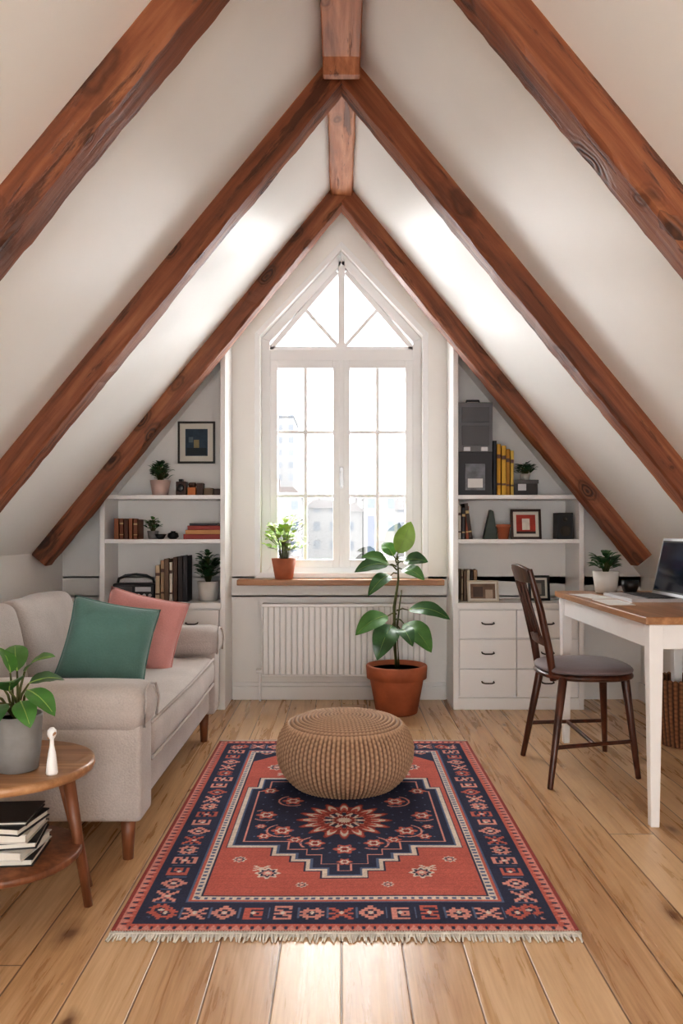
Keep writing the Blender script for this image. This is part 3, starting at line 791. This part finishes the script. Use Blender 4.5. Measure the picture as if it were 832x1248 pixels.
cs_ = ks.ramp(nz, [(0.35, lin((12, 14, 20))), (0.6, lin((34, 44, 62)))])
ks.set(Base_Color=cs_, Roughness=0.12, Emission_Color=cs_, Emission_Strength=0.25)
b.box(-0.0058, -0.0052, -0.161, 0.161, 0.022, 0.245, ks.m, Ms)
b.obj(0.001)
b = B('sheet_of_paper'); mpaper = plain((240, 238, 234), 0.7, 0.01)
for (x, y, r, z) in ((1.19, 3.66, 8, 0.0), (1.185, 3.36, -3, 0.0)):
    M = Matrix.Translation((x, y, ZD+z)) @ Matrix.Rotation(math.radians(r), 4, 'Z'); b.box(-0.07, 0.04, -0.13, 0.13, 0, 0.0015, mpaper, M)
b.obj()
def cup(name, c, r, h, m):
    b = B(name); b.lathe([(r*0.6, 0), (r*0.75, 0.003), (r*0.95, h*0.5), (r, h), (r*0.9, h), (r*0.85, h*0.5), (r*0.5, 0.008)], c, m, 28); return b
cup('coffee_cup', (1.435, 3.88, ZD), 0.042, 0.062, M_black).obj()

def bush(b, c, n, r, h, l, hw, mats, seed=0, up_bias=0.5):
    rd = random.Random(seed)
    for i in range(n):
        a = rd.uniform(0, 2*math.pi); q = rd.random()**0.6
        p = Vector((c[0]+math.cos(a)*r*q, c[1]+math.sin(a)*r*q, c[2]+h*(0.25+0.75*rd.random())*(1-0.35*q)))
        d = Vector((math.cos(a)*0.8, math.sin(a)*0.8, rd.uniform(-0.2, 1.0)*up_bias+0.15)).normalized()
        b.tube([(c[0]+math.cos(a)*r*0.15, c[1]+math.sin(a)*r*0.15, c[2]-0.01), (p+Vector(c))/2+Vector((0, 0, h*0.1)), p], 0.0013, M_stem, 4)
        b.leaf(p, p+d*l*rd.uniform(0.7, 1.2), hw*rd.uniform(0.8, 1.2), rd.choice(mats), up=(0, -0.2, 1), n=6)
def potplant(name, c, rt, rb, h, mpot, n, r, fh, l, hw, mats, seed):
    b = B(name)
    b.lathe([(rb*0.9, 0), (rb, 0.003), (rt, h), (rt*0.9, h), (rt*0.88, h*0.9)], c, mpot, 32)
    b.lathe([(0.001, h*0.9), (rt*0.88, h*0.9)], c, M_soil, 24)
    bush(b, (c[0], c[1], c[2]+h*0.9), n, r, fh, l, hw, mats, seed)
    return b.obj(recalc=False)
M_pale = plain((214, 208, 200), 0.6, 0.03, name='pale_ceramic'); M_blush = plain((214, 184, 172), 0.6, 0.03, name='blush_ceramic')
M_green2 = plain((50, 92, 56), 0.5, 0.2, 20, name='bush_green')
potplant('potted_succulent', (1.305, 3.85, ZD), 0.064, 0.05, 0.108, M_pale, 60, 0.045, 0.11, 0.05, 0.014, [M_green2, M_leafD], 3)
potplant('potted_herb', (-0.36, 4.875, 0.768), 0.078, 0.055, 0.13, M_terra, 80, 0.11, 0.30, 0.06, 0.022, [M_leafL, M_leafY, M_leafY], 4)
potplant('potted_herb', (-1.115, 4.80, T1), 0.062, 0.048, 0.095, M_blush, 80, 0.05, 0.13, 0.04, 0.014, [M_green2, M_leafD], 5)
potplant('potted_herb', (-1.16, 4.80, T2), 0.035, 0.028, 0.05, M_grey, 45, 0.04, 0.085, 0.03, 0.011, [M_green2, M_leafM], 6)
potplant('potted_herb', (-0.82, 4.80, T3), 0.068, 0.055, 0.12, M_pale, 90, 0.055, 0.20, 0.05, 0.016, [M_green2, M_leafD], 8)
potplant('potted_herb', (1.13, 4.80, T1+0.095), 0.03, 0.024, 0.04, M_pale, 60, 0.055, 0.07, 0.035, 0.012, [M_green2], 9)
b = B('storage_box'); b.box(1.04, 1.19, 4.73, 4.87, T1, T1+0.095, plain((60, 58, 58), 0.5, 0.05)); b.box(1.07, 1.12, 4.728, 4.73, T1+0.03, T1+0.07, M_silver); b.box(1.035, 1.195, 4.725, 4.875, T1+0.072, T1+0.095, plain((92, 90, 88), 0.5, 0.05)); b.obj(0.003)

# ------------------------------------------------------------------ books etc. on shelves
mpages = plain((230, 220, 200), 0.8, 0.05)
def bookrow(name, x0, z, spec, yf=4.71, dep=0.16):
    b = B(name); x = x0
    for (w, h, c, lean) in spec:
        m = plain(c, 0.55, 0.06)
        M = Matrix.Translation((x, yf, z)) @ Matrix.Rotation(math.radians(lean), 4, 'Y')
        if lean < 0: M = Matrix.Translation((x+w+math.sin(math.radians(-lean))*0, yf, z)) @ Matrix.Rotation(math.radians(lean), 4, 'Y') @ Matrix.Translation((-w, 0, 0))
        d = dep*random.uniform(0.85, 1); y0 = random.uniform(0, 0.012)
        b.box(0, w, y0, y0+0.004, 0, h, m, M); b.box(0, 0.003, y0, y0+d, 0, h, m, M); b.box(w-0.003, w, y0, y0+d, 0, h, m, M)
        b.box(0.003, w-0.003, y0+0.004, y0+d-0.004, 0.004, h-0.005, mpages, M)
        if random.random() < 0.6:
            m2 = plain((205, 180, 130) if sum(c) < 380 else (90, 60, 50), 0.5, 0.05)
            b.box(0.001, w-0.001, y0-0.0006, y0, h*0.72, h*0.80, m2, M); b.box(0.001, w-0.001, y0-0.0006, y0, h*0.2, h*0.24, m2, M)
        x += w+0.0015+(h*math.sin(math.radians(abs(lean))) if lean else 0)
    return b.obj(0.0012, 1)
br1, br2, br3 = (128, 74, 48), (150, 92, 60), (98, 56, 38)
bookrow('row_of_books', -1.375, T2, [(0.03, 0.125, br2, 0), (0.026, 0.125, br1, 0), (0.028, 0.12, br3, 0), (0.024, 0.125, br2, 0), (0.026, 0.12, br1, 0)])
bookrow('row_of_books', -1.125, T3, [(0.028, 0.22, (210, 190, 160), 0), (0.022, 0.25, (188, 160, 128), 0), (0.03, 0.26, (120, 96, 78), 0), (0.02, 0.24, (222, 214, 200), 0), (0.026, 0.27, (92, 66, 52), 0), (0.03, 0.275, (60, 52, 50), 0), (0.03, 0.28, (44, 46, 52), 0)])
b = B('pile_of_books')
for (i, (w, h, c)) in enumerate([(0.22, 0.03, (150, 58, 48)), (0.21, 0.026, (206, 150, 96)), (0.2, 0.026, (164, 66, 54)), (0.17, 0.014, (60, 60, 66))]):
    z = T2+sum([0.03, 0.026, 0.026, 0.014][:i])
    m = plain(c, 0.5, 0.06); x = -0.955+i*0.012
    b.box(x, x+w, 4.71, 4.86, z, z+0.003, m); b.box(x, x+w, 4.71, 4.86, z+h-0.003, z+h, m); b.box(x, x+w, 4.71, 4.714, z, z+h, m); b.box(x+0.003, x+w-0.003, 4.714, 4.855, z+0.003, z+h-0.003, mpages)
b.obj(0.001, 1)
b = B('toy_camera')
mo = plain((190, 110, 50), 0.5, 0.08); mb_ = plain((70, 44, 32), 0.5, 0.08)
b.box(-1.005, -0.945, 4.73, 4.80, T1, T1+0.085, mb_); b.lathe([(0.022, 0), (0.022, 0.025), (0.016, 0.027)], (0, 0, 0), M_black, 20, Matrix.Translation((-0.975, 4.73, T1+0.045)) @ Matrix.Rotation(math.radians(90), 4, 'X')); b.box(-0.99, -0.965, 4.74, 4.78, T1+0.085, T1+0.1, M_black)
b.obj(0.003)
b = B('wooden_blocks')
for x, w, h, m in ((-0.935, 0.05, 0.05, mo), (-0.88, 0.04, 0.075, mb_), (-0.835, 0.055, 0.045, plain((120, 96, 70), 0.5, 0.08)), (-0.775, 0.04, 0.04, mb_)):
    b.box(x, x+w, 4.73, 4.79, T1, T1+h, m)
b.lathe([(0.02, 0), (0.026, 0.015), (0.02, 0.03)], (-0.91, 4.76, T1+0.05), mb_, 20)
b.obj(0.003)
b = B('small_vase')
b.lathe([(0.02, 0), (0.035, 0.015), (0.03, 0.035), (0.012, 0.042), (0.015, 0.048)], (-1.03, 4.77, T2), M_black, 24); b.obj()
b = B('ceramic_bowl')
b.lathe([(0.014, 0), (0.02, 0.003), (0.036, 0.03), (0.033, 0.03), (0.016, 0.006)], (-1.10, 4.74, T2), M_black, 24); b.obj()
# portable radio with an arched handle
b = B('portable_radio')
mrad = plain((44, 46, 50), 0.45, 0.08)
b.rbox((-1.265, 4.80, T3+0.055), (0.26, 0.11, 0.11), 0.014, mrad)
b.box(-1.375, -1.275, 4.742, 4.746, T3+0.025, T3+0.09, plain((86, 84, 82), 0.4, 0.05)); b.box(-1.255, -1.16, 4.742, 4.746, T3+0.06, T3+0.088, M_silver)
for x in (-1.235, -1.20, -1.165): b.lathe([(0.010, 0), (0.009, 0.012)], (0, 0, 0), M_silver, 16, Matrix.Translation((x, 4.746, T3+0.038)) @ Matrix.Rotation(math.radians(90), 4, 'X'))
b.tube([(-1.38, 4.80, T3+0.10), (-1.37, 4.80, T3+0.135), (-1.33, 4.80, T3+0.155), (-1.265, 4.80, T3+0.162), (-1.20, 4.80, T3+0.155), (-1.16, 4.80, T3+0.135), (-1.15, 4.80, T3+0.10)], 0.008, mrad, 10)
b.obj()

def frame(name, c, w, h, fw, mf, art, lean=0, matw=0.03):
    b = B(name); M = Matrix.Translation(c) @ Matrix.Rotation(math.radians(lean), 4, 'X')
    b.box(-w/2, w/2, 0, 0.018, 0, fw, mf, M); b.box(-w/2, w/2, 0, 0.018, h-fw, h, mf, M)
    b.box(-w/2, -w/2+fw, 0, 0.018, fw, h-fw, mf, M); b.box(w/2-fw, w/2, 0, 0.018, fw, h-fw, mf, M)
    b.box(-w/2+fw, w/2-fw, 0.008, 0.012, fw, h-fw, plain((228, 222, 210), 0.6, 0.02), M)
    a = fw+matw
    b.box(-w/2+a, w/2-a, 0.0065, 0.008, a, h-a, plain(art[0], 0.6, 0.15, 20), M)
    for (x0, x1, z0, z1, cc) in art[1]:
        b.box(-w/2+a+(w-2*a)*x0, -w/2+a+(w-2*a)*x1, 0.0058, 0.0065, a+(h-2*a)*z0, a+(h-2*a)*z1, plain(cc, 0.6, 0.1, 20), M)
    return b.obj(0.0015, 1)
frame('picture_frame', (-0.918, YG-0.02, 1.497), 0.235, 0.265, 0.012, plain((58, 52, 46), 0.4, 0.1), ((58, 78, 94), [(0.05, 0.95, 0.03, 0.3, (44, 54, 60)), (0.38, 0.62, 0.3, 0.6, (150, 140, 104)), (0.15, 0.35, 0.5, 0.7, (104, 122, 132))]), 0, 0.035)
b = B('storage_case')
g1, g2, g3 = plain((118, 118, 122), 0.55, 0.06), plain((54, 54, 58), 0.5, 0.06), plain((94, 94, 98), 0.5, 0.05)
x0, x1 = 0.705, 0.91
b.box(x0, x1, 4.70, 4.90, T1, T1+0.26, g2); b.box(x0, x1, 4.70, 4.90, T1+0.262, T1+0.56, g1)
b.box(x0+0.02, x1-0.02, 4.694, 4.70, T1+0.30, T1+0.42, g3); b.box(x0+0.02, x1-0.02, 4.694, 4.70, T1+0.44, T1+0.53, g3)
b.box(x0+0.03, x0+0.07, 4.688, 4.70, T1+0.265, T1+0.29, M_silver); b.box(x1-0.07, x1-0.03, 4.688, 4.70, T1+0.265, T1+0.29, M_silver)
b.tube([(x0+0.06, 4.80, T1+0.56), (x0+0.065, 4.80, T1+0.585), (x1-0.065, 4.80, T1+0.585), (x1-0.06, 4.80, T1+0.56)], 0.007, g2, 8)
b.box(x0+0.04, x1-0.045, 4.694, 4.70, T1+0.03, T1+0.19, plain((120, 122, 128), 0.4, 0.2, 25)); b.box(x0+0.055, x1-0.06, 4.69, 4.695, T1+0.045, T1+0.10, plain((225, 224, 222), 0.5, 0.02))
b.obj(0.006)
bookrow('row_of_books', 0.915, T1, [(0.022, 0.33, (44, 46, 52), 0), (0.026, 0.31, (210, 158, 48), 0), (0.028, 0.30, (226, 178, 66), 0), (0.024, 0.28, (196, 140, 44), 0), (0.02, 0.27, (232, 196, 96), 0)])
bookrow('row_of_books', 0.705, T2, [(0.02, 0.2, (214, 206, 192), 0), (0.022, 0.19, (60, 58, 60), 0), (0.02, 0.2, (166, 92, 66), 0), (0.022, 0.22, (72, 60, 56), -8)])
b = B('bookend_ornament')
b.prism([(0.865, T2), (0.95, T2), (0.925, T2+0.17), (0.905, T2+0.18)], 4.74, 4.80, plain((62, 74, 66), 0.5, 0.1)); b.obj(0.004)
b = B('terracotta_cup'); b.lathe([(0.03, 0), (0.04, 0.07), (0.044, 0.072), (0.044, 0.09), (0.036, 0.09), (0.03, 0.03)], (0.985, 4.745, T2), M_terra, 28); b.obj()
frame('picture_frame', (1.13, 4.76, T2+0.0), 0.185, 0.185, 0.014, plain((64, 44, 34), 0.4, 0.1), ((176, 60, 44), [(0.3, 0.7, 0.2, 0.8, (232, 222, 208)), (0.0, 1.0, 0.0, 0.12, (60, 40, 36))]), -8, 0.02)
b = B('black_speaker'); b.box(1.31, 1.405, 4.73, 4.83, T2, T2+0.16, M_black)
b.lathe([(0.032, 0), (0.032, 0.004), (0.02, 0.001)], (0, 0, 0), M_metal, 28, Matrix.Translation((1.357, 4.73, T2+0.05)) @ Matrix.Rotation(math.radians(90), 4, 'X'))
b.lathe([(0.016, 0), (0.016, 0.004), (0.008, 0.001)], (0, 0, 0), M_metal, 28, Matrix.Translation((1.357, 4.73, T2+0.12)) @ Matrix.Rotation(math.radians(90), 4, 'X')); b.obj(0.004)
bookrow('row_of_magazines', 0.735, T3, [(0.012, 0.19, (180, 160, 130), 0), (0.02, 0.185, (110, 84, 62), 0), (0.02, 0.19, (206, 196, 176), 0), (0.016, 0.185, (74, 60, 54), 0), (0.024, 0.19, (160, 130, 100), 0)], yf=4.78, dep=0.13)
frame('photo_print', (0.86, 4.725, T3+0.001), 0.19, 0.13, 0.008, plain((206, 192, 170), 0.5, 0.05), ((130, 104, 84), [(0.1, 0.5, 0.1, 0.8, (84, 66, 58)), (0.6, 0.9, 0.0, 0.6, (190, 170, 150))]), -12, 0.012)
frame('picture_frame', (1.22, 4.80, T3+0.001), 0.13, 0.155, 0.014, M_black, ((90, 88, 84), [(0.3, 0.7, 0.1, 0.8, (150, 140, 130))]), -8, 0.014)

# ------------------------------------------------------------------ big plant
b = B('rubber_plant')
pc = (0.325, 4.60, 0.0)
b.lathe([(0.115, 0), (0.122, 0.004), (0.158, 0.20), (0.160, 0.205), (0.176, 0.207), (0.180, 0.275), (0.176, 0.282), (0.160, 0.282), (0.155, 0.25)], pc, M_terra, 56)
b.lathe([(0.001, 0.255), (0.156, 0.255)], pc, M_soil, 32)
sx, sy = pc[0], pc[1]
st = [Vector(p) for p in [(sx, sy, 0.25), (sx-0.012, sy, 0.42), (sx-0.015, sy-0.01, 0.62), (sx+0.01, sy, 0.78), (sx+0.008, sy, 0.92)]]
b.tube(st, [0.012, 0.0105, 0.009, 0.007, 0.005], M_stem, 12)
b.tube([(sx+0.015, sy+0.02, 0.25), (sx+0.005, sy+0.03, 0.5), (sx+0.03, sy+0.02, 0.72)], [0.007, 0.006, 0.004], M_stem, 10)
def bl(zb, tip, hw, m, bend=0.15, pet=0.22, up=(0, -0.8, 0.7)):
    p0 = Vector((sx, sy, zb)); tip = Vector(tip)
    p1 = p0+(tip-p0)*pet+Vector((0, 0, 0.015))
    b.tube([p0, (p0+p1)/2+Vector((0, 0, 0.01)), p1], [0.005, 0.004, 0.003], M_stem, 8)
    b.leaf(p1, tip, hw, m, bend=bend, rib=M_rib, up=up, n=14)
bl(0.90, (0.41, sy, 1.125), 0.062, M_leafL, 0.05, 0.1, up=(0.2, -1, 0.3))
bl(0.86, (0.075, 4.52, 0.83), 0.050, M_leafD, 0.18)
bl(0.84, (0.11, 4.44, 0.92), 0.045, M_leafM, 0.15)
bl(0.82, (0.15, 4.42, 0.70), 0.045, M_leafD, 0.2)
bl(0.87, (0.50, 4.50, 0.89), 0.052, M_leafD, 0.15)
bl(0.84, (0.47, 4.42, 0.79), 0.045, M_leafM, 0.15)
bl(0.88, (0.25, 4.68, 1.0), 0.045, M_leafM, 0.1)
bl(0.60, (0.63, 4.52, 0.555), 0.050, M_leafD, 0.22)
bl(0.55, (0.51, 4.42, 0.38), 0.070, M_leafM, 0.2)
bl(0.55, (0.20, 4.40, 0.34), 0.075, M_leafD, 0.22)
bl(0.58, (0.08, 4.48, 0.47), 0.062, M_leafM, 0.2)
bl(0.50, (0.40, 4.38, 0.42), 0.050, M_leafD, 0.2)
b.obj(recalc=False)

# ------------------------------------------------------------------ chair
b = B('dining_chair')
sc = Vector((1.085, 3.52, 0.455))
def C(pts, r, seg=12): b.tube(pts, r, M_dark, seg)
C([(0.955, 3.36, 0.44), (0.865, 3.235, 0.0)], [0.019, 0.012])
C([(0.945, 3.69, 0.44), (0.865, 3.72, 0.0)], [0.019, 0.012])
C([(1.235, 3.40, 0.44), (1.285, 3.375, 0.0)], [0.019, 0.012])
C([(1.225, 3.66, 0.44), (1.28, 3.79, 0.0)], [0.019, 0.012])
C([(0.897, 3.28, 0.16), (1.266, 3.384, 0.16)], 0.009); C([(0.894, 3.71, 0.16), (1.262, 3.75, 0.16)], 0.009)
C([(1.08, 3.33, 0.16), (1.08, 3.73, 0.16)], 0.009)
def seatring(z0, z1, rx, ry, m, dome=0.0, n=64):
    prof = [(0.0, z0), (0.9, z0), (0.99, z0+(z1-z0)*0.25), (1.0, z0+(z1-z0)*0.6), (0.96, z0+(z1-z0)*0.92), (0.85, z1+dome*0.3), (0.5, z1+dome*0.85), (0.0, z1+dome)]
    vs = []; fs = []
    for (k, z) in prof:
        for j in range(n):
            a = 2*math.pi*j/n; c_, s_ = math.cos(a), math.sin(a)
            e = 0.72
            x = math.copysign(abs(c_)**e, c_)*rx; y = math.copysign(abs(s_)**e, s_)*ry*(1+0.06*c_)
            vs.append((sc.x+max(k, 0.001)*x, sc.y+max(k, 0.001)*y, z))
    for i in range(len(prof)-1):
        for j in range(n):
            k = (j+1) % n; fs.append((i*n+j, i*n+k, (i+1)*n+k, (i+1)*n+j))
    b.add(vs, fs, m, True)
seatring(0.425, 0.455, 0.205, 0.205, M_dark)
seatring(0.452, 0.478, 0.205, 0.205, M_seat, 0.018)
def post(y0, y1, ys=0):
    return [(0.925, y0, 0.42), (0.905, y0, 0.55), (0.868, (y0+y1)/2, 0.72), (0.815, y1, 0.905)]
C(post(3.40, 3.385), [0.016, 0.017, 0.016, 0.013]); C(post(3.66, 3.685), [0.016, 0.017, 0.016, 0.013])
def slat(z0, z1, t, y0, y1, x_at, bow):
    n = 12; vs = []; fs = []
    for i in range(n+1):
        f = i/n; y = y0+(y1-y0)*f; bx_ = -bow*4*f*(1-f); cr = 0.018*4*f*(1-f)
        for (dx, z) in ((-t/2, z0), (t/2, z0), (t/2, z1+cr), (-t/2, z1+cr)):
            vs.append((x_at(z)+bx_+dx, y, z))
    for i in range(n):
        for j in range(4):
            k = (j+1) % 4; fs.append((i*4+j, i*4+k, i*4+4+k, i*4+4+j))
    fs.append([0, 1, 2, 3]); fs.append([n*4+j for j in (3, 2, 1, 0)])
    b.add(vs, fs, M_dark, False)
xa = lambda z: 0.905-(z-0.55)*0.254
slat(0.845, 0.905, 0.018, 3.375, 3.695, xa, 0.02)
slat(0.565, 0.595, 0.014, 3.40, 3.665, xa, 0.01)
for f in (0.25, 0.5, 0.75):
    y = 3.40+0.265*f; C([(xa(0.58)-0.008, y, 0.58), (xa(0.72)-0.014, y, 0.72), (xa(0.86)-0.018, y, 0.86)], 0.0075, 8)
b.obj(0.003)

# ------------------------------------------------------------------ world, lights, camera
w = D.worlds.new('World'); scene.world = w; w.use_nodes = True
bg = w.node_tree.nodes['Background']; bg.inputs[0].default_value = (0.97, 0.985, 1.0, 1); bg.inputs[1].default_value = 6.0
# added sun lamp: wide soft disc that boosts sky light through the gable window
sn = D.lights.new('daylight_boost', 'SUN'); sn.energy = 13.0; sn.angle = math.radians(100); sn.color = (1.0, 0.985, 0.96)
so = D.objects.new('daylight_boost', sn); scene.collection.objects.link(so); so.location = (0, 12, 8)
so.rotation_euler = Vector((0, -0.86, -0.5)).to_track_quat('-Z', 'Y').to_euler()

cam = D.cameras.new('camera'); co = D.objects.new('camera', cam); scene.collection.objects.link(co)
co.location = (0, 0, 1.08); co.rotation_euler = (math.radians(90), 0, 0)
cam.lens = 36*950/1248; cam.sensor_width = 36; cam.shift_y = 21/1248; cam.clip_end = 200
scene.camera = co
scene.view_settings.view_transform = 'Standard'
for lk in ('Medium High Contrast', 'Standard - Medium High Contrast', 'None'):
    try:
        scene.view_settings.look = lk; print('look', lk); break
    except Exception as e: print(e)
scene.view_settings.exposure = 0.3
